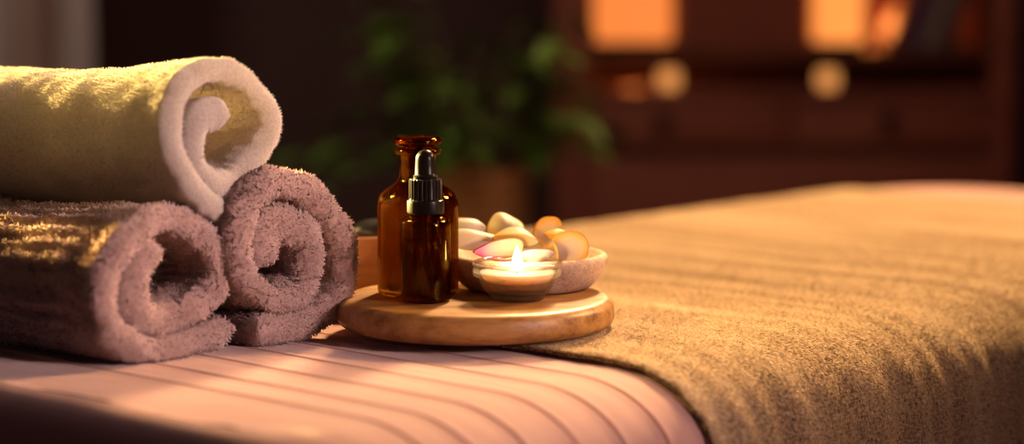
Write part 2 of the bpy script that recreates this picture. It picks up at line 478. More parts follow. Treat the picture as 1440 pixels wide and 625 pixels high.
# ------------------------------------------------------------------ fuzz: short fibres grown into a cloth's own mesh
def add_fuzz(o, count, length, width, lean=.7, keep=None, droop=0.0, mat_index=0, nblend=.65, curl=.5, clump=0):
    me = o.data; me.calc_loop_triangles()
    nv = len(me.vertices)
    co = np.empty(nv * 3); me.vertices.foreach_get('co', co); co = co.reshape(-1, 3)
    nr = np.empty(nv * 3); me.vertices.foreach_get('normal', nr); nr = nr.reshape(-1, 3)
    nt = len(me.loop_triangles); tri = np.empty(nt * 3, dtype=np.int32); me.loop_triangles.foreach_get('vertices', tri); tri = tri.reshape(-1, 3)
    a, b, c = co[tri[:, 0]], co[tri[:, 1]], co[tri[:, 2]]
    area = .5 * np.linalg.norm(np.cross(b - a, c - a), axis=1)
    if keep is not None: area = area * keep((a + b + c) / 3, (nr[tri[:, 0]] + nr[tri[:, 1]] + nr[tri[:, 2]]) / 3)
    pick = rng.choice(nt, count, p=area / area.sum())
    r1, r2 = rng.random(count), rng.random(count); s1 = np.sqrt(r1)
    w = np.c_[1 - s1, s1 * (1 - r2), s1 * r2][:, :, None]
    tv = tri[pick]
    p = (co[tv] * w).sum(1); n = (nr[tv] * w).sum(1); n /= np.linalg.norm(n, axis=1)[:, None] + 1e-9
    cl_ = np.array([mnoise.noise_vector(Vector(q * clump)) for q in p]) if clump else 0
    d = n + lean * (rng.normal(size=(count, 3)) * .35 + 1.3 * cl_); d[:, 2] -= droop
    d /= np.linalg.norm(d, axis=1)[:, None]
    # no fibre grows back into the cloth
    dn = (d * n).sum(1); d += n * np.maximum(0, .15 - dn)[:, None]; d /= np.linalg.norm(d, axis=1)[:, None]
    L = length * (.5 + .8 * rng.random(count)); W = width * (.7 + .6 * rng.random(count))
    side = np.cross(d, rng.normal(size=(count, 3))); side /= np.linalg.norm(side, axis=1)[:, None] + 1e-9
    side2 = np.cross(d, side)
    d2 = d + curl * rng.normal(size=(count, 3)); d2 /= np.linalg.norm(d2, axis=1)[:, None]
    root = p - n * (width * .4); mid = root + d * (L * .55)[:, None]; tip = mid + d2 * (L * .5)[:, None]
    ring = []
    for k in range(3):
        an = 2 * PI * k / 3; ring.append((side * math.cos(an) + side2 * math.sin(an)) * (W / 2)[:, None])
    V = np.stack([root + ring[0], root + ring[1], root + ring[2], mid + ring[0] * .9, mid + ring[1] * .9, mid + ring[2] * .9, tip], 1)
    base = nv + np.arange(count)[:, None] * 7
    loc = np.array([[0, 1, 4, 3], [1, 2, 5, 4], [2, 0, 3, 5]]); loct = np.array([[3, 4, 6], [4, 5, 6], [5, 3, 6]])
    Q = (base[:, None] + loc[None]).reshape(-1, 4); TT = (base[:, None] + loct[None]).reshape(-1, 3)
    # rebuild the mesh with the fibres in it
    nl0 = len(me.loops); np0 = len(me.polygons)
    lv = np.empty(nl0, dtype=np.int32); me.loops.foreach_get('vertex_index', lv)
    ls = np.empty(np0, dtype=np.int32); me.polygons.foreach_get('loop_start', ls)
    mi = np.empty(np0, dtype=np.int32); me.polygons.foreach_get('material_index', mi)
    uvd = None
    if me.uv_layers:
        uvd = np.empty(nl0 * 2, dtype=np.float32); me.uv_layers[0].data.foreach_get('uv', uvd); uvd = uvd.reshape(-1, 2)
        uvv = np.zeros((nv, 2), dtype=np.float32); uvv[lv] = uvd
        uvp = (uvv[tv] * w).sum(1)
    new = bpy.data.meshes.new(me.name)
    new.vertices.add(nv + count * 7); new.vertices.foreach_set('co', np.concatenate([co.ravel(), V.reshape(-1)]))
    lv2 = np.concatenate([lv, Q.ravel(), TT.ravel()]).astype(np.int32)
    new.loops.add(len(lv2)); new.loops.foreach_set('vertex_index', lv2)
    ls2 = np.concatenate([ls, nl0 + np.arange(len(Q)) * 4, nl0 + len(Q) * 4 + np.arange(len(TT)) * 3]).astype(np.int32)
    new.polygons.add(len(ls2)); new.polygons.foreach_set('loop_start', ls2)
    new.polygons.foreach_set('material_index', np.concatenate([mi, np.full(len(Q) + len(TT), mat_index)]).astype(np.int32))
    new.polygons.foreach_set('use_smooth', np.ones(len(ls2), dtype=bool))
    for m in me.materials: new.materials.append(m)
    if uvd is not None:
        ul = new.uv_layers.new(name='UVMap')
        fu = np.repeat(uvp, 7, axis=0); allv = np.concatenate([uvv, fu])
        ul.data.foreach_set('uv', np.concatenate([uvd.ravel(), allv[lv2[nl0:]].ravel()]).astype(np.float32))
    new.update(calc_edges=True); new.validate()
    # fibres shade mostly like the cloth they grow from
    nn = np.empty(len(new.vertices) * 3); new.vertices.foreach_get('normal', nn); nn = nn.reshape(-1, 3).copy()
    fn = nn[nv:].reshape(count, 7, 3) * (1 - nblend) + n[:, None, :] * nblend
    fn /= np.linalg.norm(fn, axis=2)[:, :, None] + 1e-9
    nn[nv:] = fn.reshape(-1, 3); nn[:nv] = nr
    new.normals_split_custom_set_from_vertices(nn.tolist())
    o.data = new; bpy.data.meshes.remove(me)

CAM = np.array([0, 0, 1.0])
def faces_cam(p, n):
    v = CAM - p; v /= np.linalg.norm(v, axis=1)[:, None]
    return ((v * n).sum(1) > -.35).astype(float)

# ------------------------------------------------------------------ rolled towels
def rolled_towel(name, P0, az, ctrl, half, L, taper, mat, ribs=0.0, dz=0.0, lump=.0035, dl=0.0, nse=0, tail=.3):
    ns = 460
    C, total = catmull(ctrl, ns)
    tg = np.gradient(C, axis=0); tg /= np.linalg.norm(tg, axis=1)[:, None]
    nm = np.c_[-tg[:, 1], tg[:, 0]]
    axis = np.array([math.cos(R(az)), math.sin(R(az)), 0]); U = np.array([axis[1], -axis[0], 0])
    cu = C[:, 0].mean(); wlow = C[:, 1].min() - half
    back = list(np.arange(half * 1.05 + .002, L, .0032))
    prof = []          # (axial, w in -1..1)
    for i in range(9):
        f = R(90 * i / 8); prof.append((half * 1.05 * (1 - math.sin(f)), math.cos(f)))
    prof = prof[::-1]
    outer = [(half * 1.05 * (1 - math.cos(R(90 * i / 8))), math.sin(R(90 * i / 8))) for i in range(9)] + [(a, 1) for a in back]
    inner = [(a, -w) for a, w in outer[::-1]][:-1]
    loop = outer + [(L + half * .6, .6), (L + half * .8, 0), (L + half * .6, -.6)] + inner
    verts, faces = [], []
    nl = len(loop)
    for i in range(ns):
        s = total * i / (ns - 1)
        e = half * 1.0
        hs = half
        for q in (s, total - s):
            if q < e: hs = half * math.sqrt(max(.0004, 1 - ((e - q) / e) ** 2))
        hs *= 1 + tail * max(0, (i / ns - .72) / .28)
        hs *= 1 + .14 * mnoise.noise(Vector((s * 28 + nse, nse, 0)))
        jit = .006 * mnoise.noise(Vector((s * 14 + nse * 3, 5 + nse, 0))) + .003 * mnoise.noise(Vector((s * 45, 9 + nse, 0)))
        for a, w in loop:
            aa = a + jit * max(0, 1 - a / .06)
            k = 1 - taper * min(1, max(0, (aa - .012) / .14)) ** .8
            nzv = Vector((s * 34 + nse, aa * 26, w * .8)); 
            lm = lump * mnoise.noise(nzv) + lump * .5 * mnoise.noise(Vector((s * 90, aa * 60 + nse, w * 1.5)))
            if ribs and w > -2:
                f = min(1, max(0, (aa - .03) / .03)); lm += ribs * f * (math.sin(s * 2 * PI / .0125 + 1.2 * mnoise.noise(Vector((s * 20, aa * 12, 0)))))
            # little wrinkles running into the lip
            lm += .0016 * mnoise.noise(Vector((s * 110 + nse, aa * 18, 4 + w))) * max(0, 1 - aa / .05)
            off = hs * w + lm * w
            u = C[i, 0] + nm[i, 0] * off; z = C[i, 1] + nm[i, 1] * off
            u = cu + (u - cu) * k; z = wlow + (z - wlow) * k
            p = np.array([P0[0], P0[1], 0]) + U * u + axis * aa + Z * (TOP + max(z, .0015 if dz == 0 else -1) + dz + dl * aa)
            verts.append(p)
    for i in range(ns - 1):
        for j in range(nl):
            k = (j + 1) % nl
            faces.append((i * nl + j, i * nl + k, (i + 1) * nl + k, (i + 1) * nl + j))
    for i in (0, ns - 1):
        faces.append([i * nl + j for j in range(nl)])
    o = mesh_obj(name, verts, faces, mat)
    bm = bmesh.new(); bm.from_mesh(o.data); bmesh.ops.recalc_face_normals(bm, faces=bm.faces[:]); bm.to_mesh(o.data); bm.free()
    return o

TOPC = [(0.082, 0.1001), (0.0644, 0.1075), (0.0457, 0.1207), (0.0321, 0.138), (0.0262, 0.1545), (0.0266, 0.1729), (0.03, 0.1865), (0.038, 0.1988), (0.0537, 0.2073), (0.0727, 0.2089), (0.0919, 0.2034), (0.108, 0.1921), (0.1193, 0.1773), (0.1214, 0.1628), (0.1155, 0.1488), (0.1038, 0.1364), (0.0873, 0.1269), (0.0695, 0.1247), (0.0538, 0.1306), (0.0462, 0.1439), (0.0458, 0.1579), (0.0514, 0.1715), (0.0641, 0.1766), (0.0737, 0.175)]
FLC = [(0.0771, 0.0182), (0.0597, 0.0125), (0.0368, 0.0077), (0.0116, 0.0065), (-0.0129, 0.0128), (-0.0314, 0.0236), (-0.0403, 0.0395), (-0.0425, 0.0566), (-0.0369, 0.0728), (-0.0246, 0.0864), (-0.0083, 0.0976), (0.0109, 0.1023), (0.033, 0.0994), (0.0525, 0.0879), (0.065, 0.0714), (0.0662, 0.0559), (0.0588, 0.0435), (0.043, 0.0354), (0.026, 0.0297), (0.0093, 0.0294), (-0.0069, 0.0356), (-0.0134, 0.047), (-0.0118, 0.0618), (-0.0034, 0.0748), (0.009, 0.08)]
RTC = [(-0.029, 0.0161), (-0.0026, 0.013), (0.0245, 0.0135), (0.0488, 0.0209), (0.0648, 0.0345), (0.0685, 0.0521), (0.0652, 0.0729), (0.0532, 0.0943), (0.036, 0.1095), (0.0157, 0.1186), (-0.0076, 0.1216), (-0.0275, 0.1132), (-0.0391, 0.0946), (-0.0411, 0.0728), (-0.0334, 0.0524), (-0.0122, 0.0378), (0.0078, 0.0331), (0.0249, 0.0388), (0.0329, 0.0531), (0.0331, 0.0707), (0.0238, 0.0854), (0.0053, 0.092), (-0.0098, 0.0884), (-0.0166, 0.0766), (-0.0101, 0.0649)]
tw1 = rolled_towel('rolled_towel', (-.256, 1.717), 140, TOPC, .0098, .40, .13, M['white_towel'], 0, 1e-6, .002, 0, 1.3)
add_fuzz(tw1, 90000, .0020, .00035, .9, faces_cam)
tag(tw1, 'smooth white rolled towel resting on top of the two fluffy ones', 'towel', 'rolled towels stacked on the bed')
tw2 = rolled_towel('rolled_towel', (-.256, 1.717), 139, FLC, .0108, .39, .10, M['terry'], .0020, 0, .0035, 0, 5.1)
add_fuzz(tw2, 95000, .0037, .00115, .95, faces_cam, clump=230, nblend=.6, curl=1.3)
tag(tw2, 'fluffy ribbed mauve rolled towel at the lower left of the stack', 'towel', 'rolled towels stacked on the bed')
tw3 = rolled_towel('rolled_towel', (-.170, 1.795), 138, RTC, .0115, .28, .06, M['terry'], 0, 0, .004, 0, 9.7)
add_fuzz(tw3, 95000, .0037, .00115, .95, faces_cam, clump=230, nblend=.6, curl=1.3)
tag(tw3, 'fluffy mauve rolled towel next to the round wooden board', 'towel', 'rolled towels stacked on the bed')

# fibres on the throw: over the near fall and along the cut edge
def near_throw(p, n):
    t = p @ T; nn = p @ N
    fade = np.clip((1.62 - nn) / .5, 0, 1) ** 1.5 * np.clip((2.45 - t) / .7, 0, 1)
    return (p[:, 2] > .50) * fade * np.where(t < TA + .010, 3.0, 1.0)
add_fuzz(THROW, 95000, .0023, .0007, 1.4, near_throw, 0, 0, .85, .6, 120)

# ------------------------------------------------------------------ round board and what stands on it
BX, BY, BZ = -.028, 1.851, TOP + .0075
BT = .0225
brd = lathe('serving_board', [(0, 0), (.096, 0)] + arc(.0985, .009, .009, -90, 0, 6) + arc(.0985, BT - .0085, .0085, 0, 90, 6)[1:] + [(.09, BT), (.05, BT), (0, BT)], M['board'], None, 128, auto=60)
brd.location = (BX, BY, BZ); brd.rotation_euler = (0, 0, R(8))
tag(brd, 'round wooden serving board under the bottles and the candle', 'board')
SZ = BZ + BT + .0002

# big apothecary bottle
def bottle_wall(outer, th, floor):
    """hollow wall: outer profile from the base upward, then back down inside"""
    inner = [(max(r - th, .001), z) for r, z in outer if z > floor]
    inner = inner[::-1]
    return [(0, outer[0][1])] + outer + inner + [(inner[-1][0] * .9, floor), (0, floor)]
big = tag(empty('apothecary_bottle', (-.073, 1.863, SZ)), 'tall amber glass apothecary bottle with round stopper, behind the dropper bottle', 'bottle')
ob = [(.0285, 0), (.0300, .0006), (.0312, .0022), (.0315, .004), (.0315, .068)] + arc(.0205, .068, .011, 8, 62, 7, .015) + [(.0205 + .0035, .0823), (.0195, .0852), (.0165, .0880), (.0150, .0905), (.0143, .0935), (.0143, .1075)] + arc(.0158, .1110, .0024, -120, 90, 8) + [(.0140, .1136)]
lathe('glass_body', bottle_wall(ob, .0022, .005), M['amber'], big, 96, auto=50)
lathe('oil', [(0, .0052), (.0270, .0052), (.0291, .0066), (.02925, .069), (.0289, .0712), (0, .0712)], M['oil'], big, 96, auto=50)
lathe('stopper', [(0, .098), (.0095, .098), (.0118, .1135), (.0120, .1150), (.0155, .1163)] + arc(.0160, .1192, .0029, -80, 90, 8) + [(.0150, .1222), (.0140, .1216), (0, .1214)], M['amber_dark'], big, 96, auto=50)

# dropper bottle
dr = tag(empty('dropper_bottle', (-.0655, 1.823, SZ)), 'small amber dropper bottle with black ribbed cap and rubber bulb', 'bottle')
od = [(.0165, 0), (.0180, .0006), (.0188, .0018), (.0190, .0032), (.0190, .0580)] + arc(.0128, .0580, .0062, 10, 75, 6, .0075) + [(.0118, .0662), (.0105, .0675), (.0100, .0690), (.0100, .0740)]
lathe('glass_body', bottle_wall(od, .0017, .004), M['amber'], dr, 80, auto=50)
lathe('oil', [(0, .0042), (.0160, .0042), (.0172, .0054), (.01738, .030), (.01738, .0455), (.0170, .0468), (0, .0468)], M['oil'], dr, 80, auto=50)
lathe('cap', [(0, .0672), (.0132, .0672), (.0141, .0682), (.0142, .0755), (.0138, .0772), (.0126, .0778), (.0124, .0790), (.0124, .0925), (.0119, .0935), (0, .0935)], M['plastic'], dr, 144, ribs=(6, .0785, .0930, .028), auto=30)
lathe('rubber_bulb', [(0, .0935), (.0092, .0935), (.0094, .0958), (.0082, .0968), (.0079, .0975), (.0076, .1060)] + arc(0, .1085, .0074, 0, 90, 8, .0072), M['rubber'], dr, 48, auto=50)
lathe('pipette', [(.0028, .0700), (.0028, .0200), (.0014, .0080), (.0007, .0080), (.0020, .0205), (.0020, .0700)], M['pipette'], dr, 32, close=True, auto=50)

# candle in its glass dish
CX, CY = .004, 1.829
dish = lathe('candle_dish', [(0, 0), (.0185, 0), (.0200, .0008), (.0206, .0022), (.0232, .0055), (.0262, .0095), (.0288, .0142), (.0300, .0172), (.0314, .0182), (.0334, .0190), (.0341, .0204), (.0340, .0240), (.0336, .0268)] + arc(.0330, .0282, .0016, -30, 190, 8) + [(.0312, .0262), (.0306, .0205), (.0292, .0182), (.0274, .0146), (.0247, .0100), (.0214, .0062), (.0150, .0044), (0, .0040)], M['clear'], None, 96, auto=60)
dish.location = (CX, CY, SZ)
tag(dish, 'small clear glass candle dish holding the lit candle', 'candle holder')
cd = tag(empty('candle', (CX, CY, SZ)), 'lit pale wax candle burning inside the clear glass dish', 'candle')
lathe('wax', [(0, .0142), (.0220, .0142), (.0244, .0150), (.0268, .0176), (.0280, .0200), (.0285, .0216), (.0276, .0222), (.020, .0213), (.008, .0204), (0, .0203)], M['wax'], cd, 80, auto=60)
lathe('wick', [(0, .0202), (.0007, .0202), (.0006, .0262), (0, .0264)], M['iron'], cd, 12, auto=60)
fl = lathe('flame', [(0, .0226), (.0020, .0230), (.0034, .0250), (.0041, .0280), (.0036, .0322), (.0025, .0360), (.0013, .0392), (.0004, .0412), (0, .0420)], M['flame'], cd, 32, auto=None)
cl = bpy.data.lights.new('candle_glow', 'POINT'); cl.energy = .22; cl.color = (1, .56, .20); cl.shadow_soft_size = 0
clo = bpy.data.objects.new('candle_glow', cl); col.objects.link(clo); clo.location = (CX, CY, SZ + .0435)

# stone bowl with petals
SX, SY = .012, 1.900
sb = lathe('stone_bowl', [(0, 0), (.046, 0), (.0500, .0010), (.0555, .0060), (.0605, .0130), (.0632, .0195), (.0636, .0228)] + arc(.0598, .0236, .0038, 0, 110, 7) + [(.0560, .0250), (.0530, .0205), (.0480, .0150), (.036, .0105), (.018, .0092), (0, .0090)], M['granite'], None, 96, auto=70)
sb.location = (SX, SY, SZ)
tag(sb, 'shallow speckled stone bowl filled with flower petals', 'bowl')

def petal(label, loc, rot, mat, a, b, depth, egg=.15, reflex=.12, seed=0, fold=None, ruff=1):
    """a thin cupped petal: an egg-shaped shell with a slightly turned-out lip"""
    nr_, na = 14, 40
    verts, uvs, faces = [], [], []
    for side in (1, -1):
        for i in range(nr_ + 1):
            r = i / nr_
            for k in range(na):
                an = 2 * PI * k / na
                ct, st = math.cos(an), math.sin(an)
                wob = 1 + ruff * (.05 * math.sin(3 * an + seed) + .03 * math.sin(5 * an + seed * 2))
                x = a * r * ct * wob; y = b * r * st * wob * (1 - egg * ct)
                z = depth * (1 - r * r) + depth * reflex * max(0, r - .75) * 4 + .0006 * math.sin(2 * an + seed) * r * r
                z += side * .00035 * (1 - r ** 8)
                if fold is not None and x < -fold * a:      # one side of the petal turned back over itself
                    e = -fold * a - x; x = -fold * a + e * .35; z += e * .8
                verts.append((x, y, z)); uvs.append(((ct * r + 1) / 2, (st * r + 1) / 2))
    for s_ in range(2):
        o = s_ * (nr_ + 1) * na
        for i in range(nr_):
            for k in range(na):
                j = (k + 1) % na
                f = (o + i * na + k, o + (i + 1) * na + k, o + (i + 1) * na + j, o + i * na + j)
                faces.append(f if s_ == 0 else f[::-1])
    o = mesh_obj('flower_petal', verts, faces, M[mat], None, True, uvs)
    bm = bmesh.new(); bm.from_mesh(o.data); bmesh.ops.remove_doubles(bm, verts=bm.verts[:], dist=2e-5); bm.to_mesh(o.data); bm.free()
    o.location = (SX + loc[0], SY + loc[1], SZ + loc[2]); o.rotation_euler = tuple(R(q) for q in rot)
    return tag(o, label, 'petal', 'petals in the stone bowl')
petal('white petal at the left of the stone bowl, highest beside the tall bottle', (-0.0479, 0.025, 0.0433), (62, 0, 0), 'petal_white', .0140, .0095, .007, .1, .1, 1)
petal('long white petal lying flat along the left rim of the stone bowl', (-0.0412, -0.005, 0.0378), (50, 4, 4), 'petal_white', .0225, .0095, .006, .2, .1, 2)
petal('tall cream petal standing up behind the candle flame', (-0.0171, 0.025, 0.041), (64, -10, 12), 'petal_cream', .0155, .0155, .0115, .15, .04, 3)
petal('arched cream petal folded over just above the candle flame', (-0.0092, -0.015, 0.0379), (-34, 6, 0), 'petal_cream', .0185, .0110, .0120, .1, .05, 4)
petal('round pale yellow petal standing at the back of the bowl', (0.0169, 0.01, 0.0422), (76, 0, -24), 'petal_rim', .0128, .0132, -.007, 0, -.1, 5)
petal('large translucent cream petal hanging over the front right rim', (0.0328, -0.034, 0.0347), (70, -12, 10), 'petal_rim', .0155, .0142, -.0050, 0, -.1, 6, .74, .3)
petal('pink tipped petal at the front of the bowl, left of the flame', (-0.0219, -0.042, 0.0360), (148, 6, 180), 'petal_pink', .0195, .0120, .011, .2, .1, 7)
petal('pale petal low in the bowl, right of the candle flame', (0.0057, -0.038, 0.0313), (150, -8, 0), 'petal_white', .0150, .0100, .009, .1, .1, 8)
petal('golden petal curled between the yellow and the translucent one', (0.0249, -0.012, 0.0392), (-20, 20, 10), 'petal_yellow', .0130, .0085, .008, .1, .05, 9)

# wooden box with hot stones, on the throw behind the board
KX, KY, KZ = -.098, 2.02, TOP + .0075
kb = tag(empty('wooden_box', (KX, KY, KZ), R(6)), 'small open wooden box behind the bottles holding black stones', 'box')
bw, bd, bh, bt = .052, .038, .052, .005
box('box_base', (-bw, -bd, 0), (bw, bd, bt), M['boxwood'], kb, .0008)
box('side_panel', (-bw, -bd, bt), (bw, -bd + bt, bh), M['boxwood'], kb, .0012)
box('side_panel', (-bw, bd - bt, bt), (bw, bd, bh), M['boxwood'], kb, .0012)
box('side_panel', (-bw, -bd + bt, bt), (-bw + bt, bd - bt, bh), M['boxwood'], kb, .0012)
box('side_panel', (bw - bt, -bd + bt, bt), (bw, bd - bt, bh), M['boxwood'], kb, .0012)
def stone(label, loc, sx, sy, sz, rz, seed):
    bm = bmesh.new(); bmesh.ops.create_icosphere(bm, subdivisions=4, radius=1)
    for v in bm.verts:
        k = 1 + .10 * mnoise.noise(v.co * 1.3 + Vector((seed, 0, 0))); e = v.co * k
        v.co = Vector((e.x * sx, e.y * sy, math.copysign(abs(e.z) ** .85, e.z) * sz))
    o = bm_obj('massage_stone', bm, M['stone_black']); o.location = (KX + loc[0], KY + loc[1], KZ + loc[2]); o.rotation_euler = (0, 0, rz)
    return tag(o, label, 'stone', 'massage stones in the wooden box')
stone('black massage stone, topmost in the wooden box beside the fluffy towel', (-.014, -.004, .0535), .024, .019, .0105, .3, 2)
stone('black massage stone under the topmost one in the wooden box', (-.022, .000, .034), .022, .024, .009, 1.2, 5)
stone('black massage stone at the right inside of the wooden box, behind the tall bottle', (.022, .002, .034), .019, .024, .0095, .1, 9)
stone('black massage stone at the bottom of the wooden box', (0, 0, .0150), .036, .026, .0095, 0, 13)

# ------------------------------------------------------------------ background
# curtain on the left
def build_curtain():
    verts, faces = [], []
    xs = np.linspace(-2.2, -.80, 220); zs = np.linspace(.03, 2.45, 12)
    for z in zs:
        for x in xs:
            ph = x * 34 + 1.2 * math.sin(x * 7)
            y = 4.66 + .045 * math.sin(ph) * (.75 + .1 * z) + .012 * math.sin(ph * 2.3 + z)
            verts.append((x, y, z))
    n = len(xs)
    for i in range(len(zs) - 1):
        for j in range(n - 1): faces.append((i * n + j, i * n + j + 1, (i + 1) * n + j + 1, (i + 1) * n + j))
    o = mesh_obj('curtain', verts, faces, M['curtain'])
    return tag(o, 'grey brown curtain hanging in folds at the left of the dark wall', 'curtain')
build_curtain()
rod = tag(empty('curtain_rod', (-1.5, 4.66, 2.47)), 'dark curtain rod above the grey brown curtain', 'curtain rod')
rl = lathe('pole', [(0, -.78), (.012, -.78), (.012, .78), (0, .78)], M['iron'], rod, 16); rl.rotation_euler = (0, PI / 2, 0)
for sx in (-.7, .7): box('bracket', (sx - .008, 0, -.008), (sx + .008, .24, .008), M['iron'], rod, .002)

# plant in a tall woven basket
PX, PY = -.055, 3.80
pl = tag(empty('potted_plant', (PX, PY, 0)), 'leafy green plant in a tall woven basket beside the wooden cabinet', 'plant')
lathe('planter', [(0, 0), (.070, 0), (.074, .004), (.084, .62), (.088, .645), (.084, .655), (.078, .645), (.070, .60), (0, .60)], M['planter'], pl, 48)
def build_foliage():
    rr = random.Random(11)
    lv, lf, sv, sf = [], [], [], []
    tips = []
    for k in range(46):
        az = rr.uniform(0, 2 * PI); reach = rr.uniform(.05, .33); hz = rr.uniform(.70, .90) - reach * rr.uniform(0, .35)
        if k % 3 == 0: reach *= .6; hz += .06
        a = Vector((.03 * math.cos(az), .03 * math.sin(az), .60)); c = Vector((reach * math.cos(az), reach * .7 * math.sin(az), hz)); b = (a + c) / 2 + Vector((0, 0, .09))
        prev = None
        for i in range(9):
            t = i / 8; p = a * (1 - t) ** 2 + b * 2 * t * (1 - t) + c * t * t
            o0 = len(sv)
            for q in range(5):
                an = 2 * PI * q / 5; sv.append((p.x + .0022 * math.cos(an), p.y + .0022 * math.sin(an), p.z))
            if prev is not None:
                for q in range(5): sf.append((prev + q, prev + (q + 1) % 5, o0 + (q + 1) % 5, o0 + q))
            prev = o0
            if i >= 4 and (i % 2 == 0 or i == 8):
                # a leaf
                L = rr.uniform(.05, .095); W = L * rr.uniform(.45, .6)
                d = Vector((math.cos(az + rr.uniform(-.9, .9)), math.sin(az + rr.uniform(-.9, .9)), rr.uniform(-.35, .45))).normalized()
                sd = d.cross(Vector((0, 0, 1))).normalized(); up = sd.cross(d)
                o1 = len(lv)
                for u in range(8):
                    uu = u / 7; w = W * .5 * math.sin(PI * (.04 + .93 * uu) ** .8)
                    for v in range(5):
                        vv = -1 + v / 2
                        pp = p + d * (L * uu) + sd * (w * vv) + up * (abs(vv) * w * .3 - .25 * L * uu * uu)
                        lv.append(tuple(pp))
                for u in range(7):
                    for v in range(4): lf.append((o1 + u * 5 + v, o1 + u * 5 + v + 1, o1 + (u + 1) * 5 + v + 1, o1 + (u + 1) * 5 + v))
    mesh_obj('foliage', lv, lf, M['leaf'], pl); mesh_obj('stems', sv, sf, M['stem'], pl)
build_foliage()

# wooden cabinet with lit shelves
FY, DY = 4.50, 4.86
cab = tag(empty('cabinet', (.506, 4.68, 0)), 'dark wooden cabinet with lit shelves above two drawers', 'cabinet')
ox, oy = .506, 4.68
def cb(name, x0, x1, y0, y1, z0, z1, mat='cabinet', bev=.003, parent=None):
    return box(name, (x0 - ox, y0 - oy, z0), (x1 - ox, y1 - oy, z1), M[mat], parent or cab, bev)
cb('back_panel', .085, .93, DY - .012, DY, .08, 1.30)
cb('side_panel', .079, .146, FY, DY - .012, .06, 1.30)
cb('side_panel', .896, .934, FY, DY - .012, .06, 1.30)
cb('top_board', .06, .955, FY - .02, DY, 1.30, 1.33)
cb('shelf', .146, .896, FY, DY - .012, .789, .803, 'cabinet_dark')
cb('counter', .146, .896, FY - .012, DY - .012, .711, .731)
dd = cb('door', .312, .545, FY + .004, FY + .022, .803, 1.30)
kk = lathe('knob', [(0, 0), (.005, 0), (.005, .010), (.011, .014), (.012, .020), (.008, .025), (0, .026)], M['iron'], dd, 24)
kk.rotation_euler = (PI / 2, 0, 0); kk.location = (.525 - ox, FY + .004 - oy, 1.05)
cb('side_panel', .311, .325, FY + .03, DY - .012, .803, 1.30)
cb('side_panel', .532, .546, FY + .022, DY - .012, .803, 1.30)
for x0, x1, kx in ((.150, .518, .281), (.524, .892, .700)):
    d = cb('drawer', x0, x1, FY - .008, FY + .012, .625, .706, 'cabinet', .004)
    k = lathe('knob', [(0, 0), (.006, 0), (.006, .010), (.014, .014), (.0165, .021), (.011, .028), (0, .030)], M['iron'], d, 24)
    k.rotation_euler = (PI / 2, 0, 0); k.location = (kx - ox, FY - .008 - oy, .676)
cb('rail', .146, .896, FY, FY + .02, .605, .622, 'cabinet_dark')
cb('base_panel', .146, .896, FY + .006, FY + .02, .06, .605)
for x in (.10, .90):
    for y in (FY + .04, DY - .05): cb('foot', x - .025, x + .025, y - .02, y + .02, 0, .06)

# lanterns standing on the shelf
def lantern(x, y, w, d, h, glow, label):
    e = tag(empty('lantern', (x, y, .8032)), label, 'lantern', 'lanterns on the cabinet shelf')
    box('lantern_base', (-w / 2, -d / 2, 0), (w / 2, d / 2, .014), M['iron'], e, .001)
    box('glowing_shade', (-w / 2 + .003, -d / 2 + .003, .014), (w / 2 - .003, d / 2 - .003, h - .012), M[glow], e, .006)
    box('lantern_lid', (-w / 2, -d / 2, h - .012), (w / 2, d / 2, h), M['iron'], e, .003)
    return e
M['glow_a'] = mat_emit('lantern_glow_paper', (1, .25, .05), 1.05)
M['glow_b'] = mat_emit('lantern_glow_glass', (1, .30, .06), 1.35)
lantern(.229, 4.62, .150, .12, .24, 'glow_a', 'wide square glowing orange lantern on the left of the cabinet shelf')
lantern(.618, 4.60, .092, .09, .22, 'glow_b', 'narrow glowing orange lantern on the cabinet shelf beside the leaning books')
# tealights under the shelf
M['glow_t'] = mat_emit('tealight_glow', (1, .38, .10), .95)
def tealight(x, y, label):
    e = tag(empty('tealight', (x, y, .7312)), label, 'tealight', 'tealights on the cabinet counter')
    lathe('glowing_cup', [(0, .0), (.014, 0), (.0175, .004), (.0195, .018), (.0165, .034), (.0155, .0335), (.0165, .005), (0, .004)], M['glow_t'], e, 40)
    lathe('wax', [(0, .0055), (.0150, .0055), (.0165, .018), (0, .018)], M['wax'], e, 32)
tealight(.295, 4.545, 'glowing tealight cup under the shelf below the wide lantern')
tealight(.593, 4.545, 'glowing tealight cup under the shelf below the narrow lantern')
# leaning books
def book(x, w, h, d, lean, c, label):
    e = tag(empty('book', (x + .016, 4.62, .8033 + w * math.sin(lean))), label, 'book', 'books leaning on the cabinet shelf'); e.rotation_euler = (0, lean, 0)
    m = mat_plain('cover_' + c[0], c[1], c[2], .6, 60, .1, .0004)
    bm = bmesh.new()
    box_bm(bm, (0, -d / 2, 0), (.002, d / 2, h)); box_bm(bm, (w - .002, -d / 2, 0), (w, d / 2, h)); box_bm(bm, (.002, -d / 2, 0), (w - .002, -d / 2 + .002, h))
    bm_obj('cover', bm, m, e, False)
    box('pages', (.002, -d / 2 + .002, .003), (w - .002, d / 2 - .003, h - .003), M['pages'], e, 0, False)
book(.690, .022, .235, .15, .34, ('red', (.12, .02, .015), (.15, .03, .02)), 'dark red book leaning nearest to the narrow lantern')
book(.722, .026, .230, .15, .33, ('purple', (.06, .03, .07), (.08, .04, .09)), 'purple book leaning beside the dark red one')
book(.757, .020, .228, .15, .32, ('grey', (.16, .13, .12), (.2, .16, .15)), 'pale grey book leaning second from the cabinet side')
book(.788, .024, .215, .15, .31, ('brown', (.05, .025, .02), (.07, .03, .025)), 'brown book leaning closest to the right side of the cabinet')

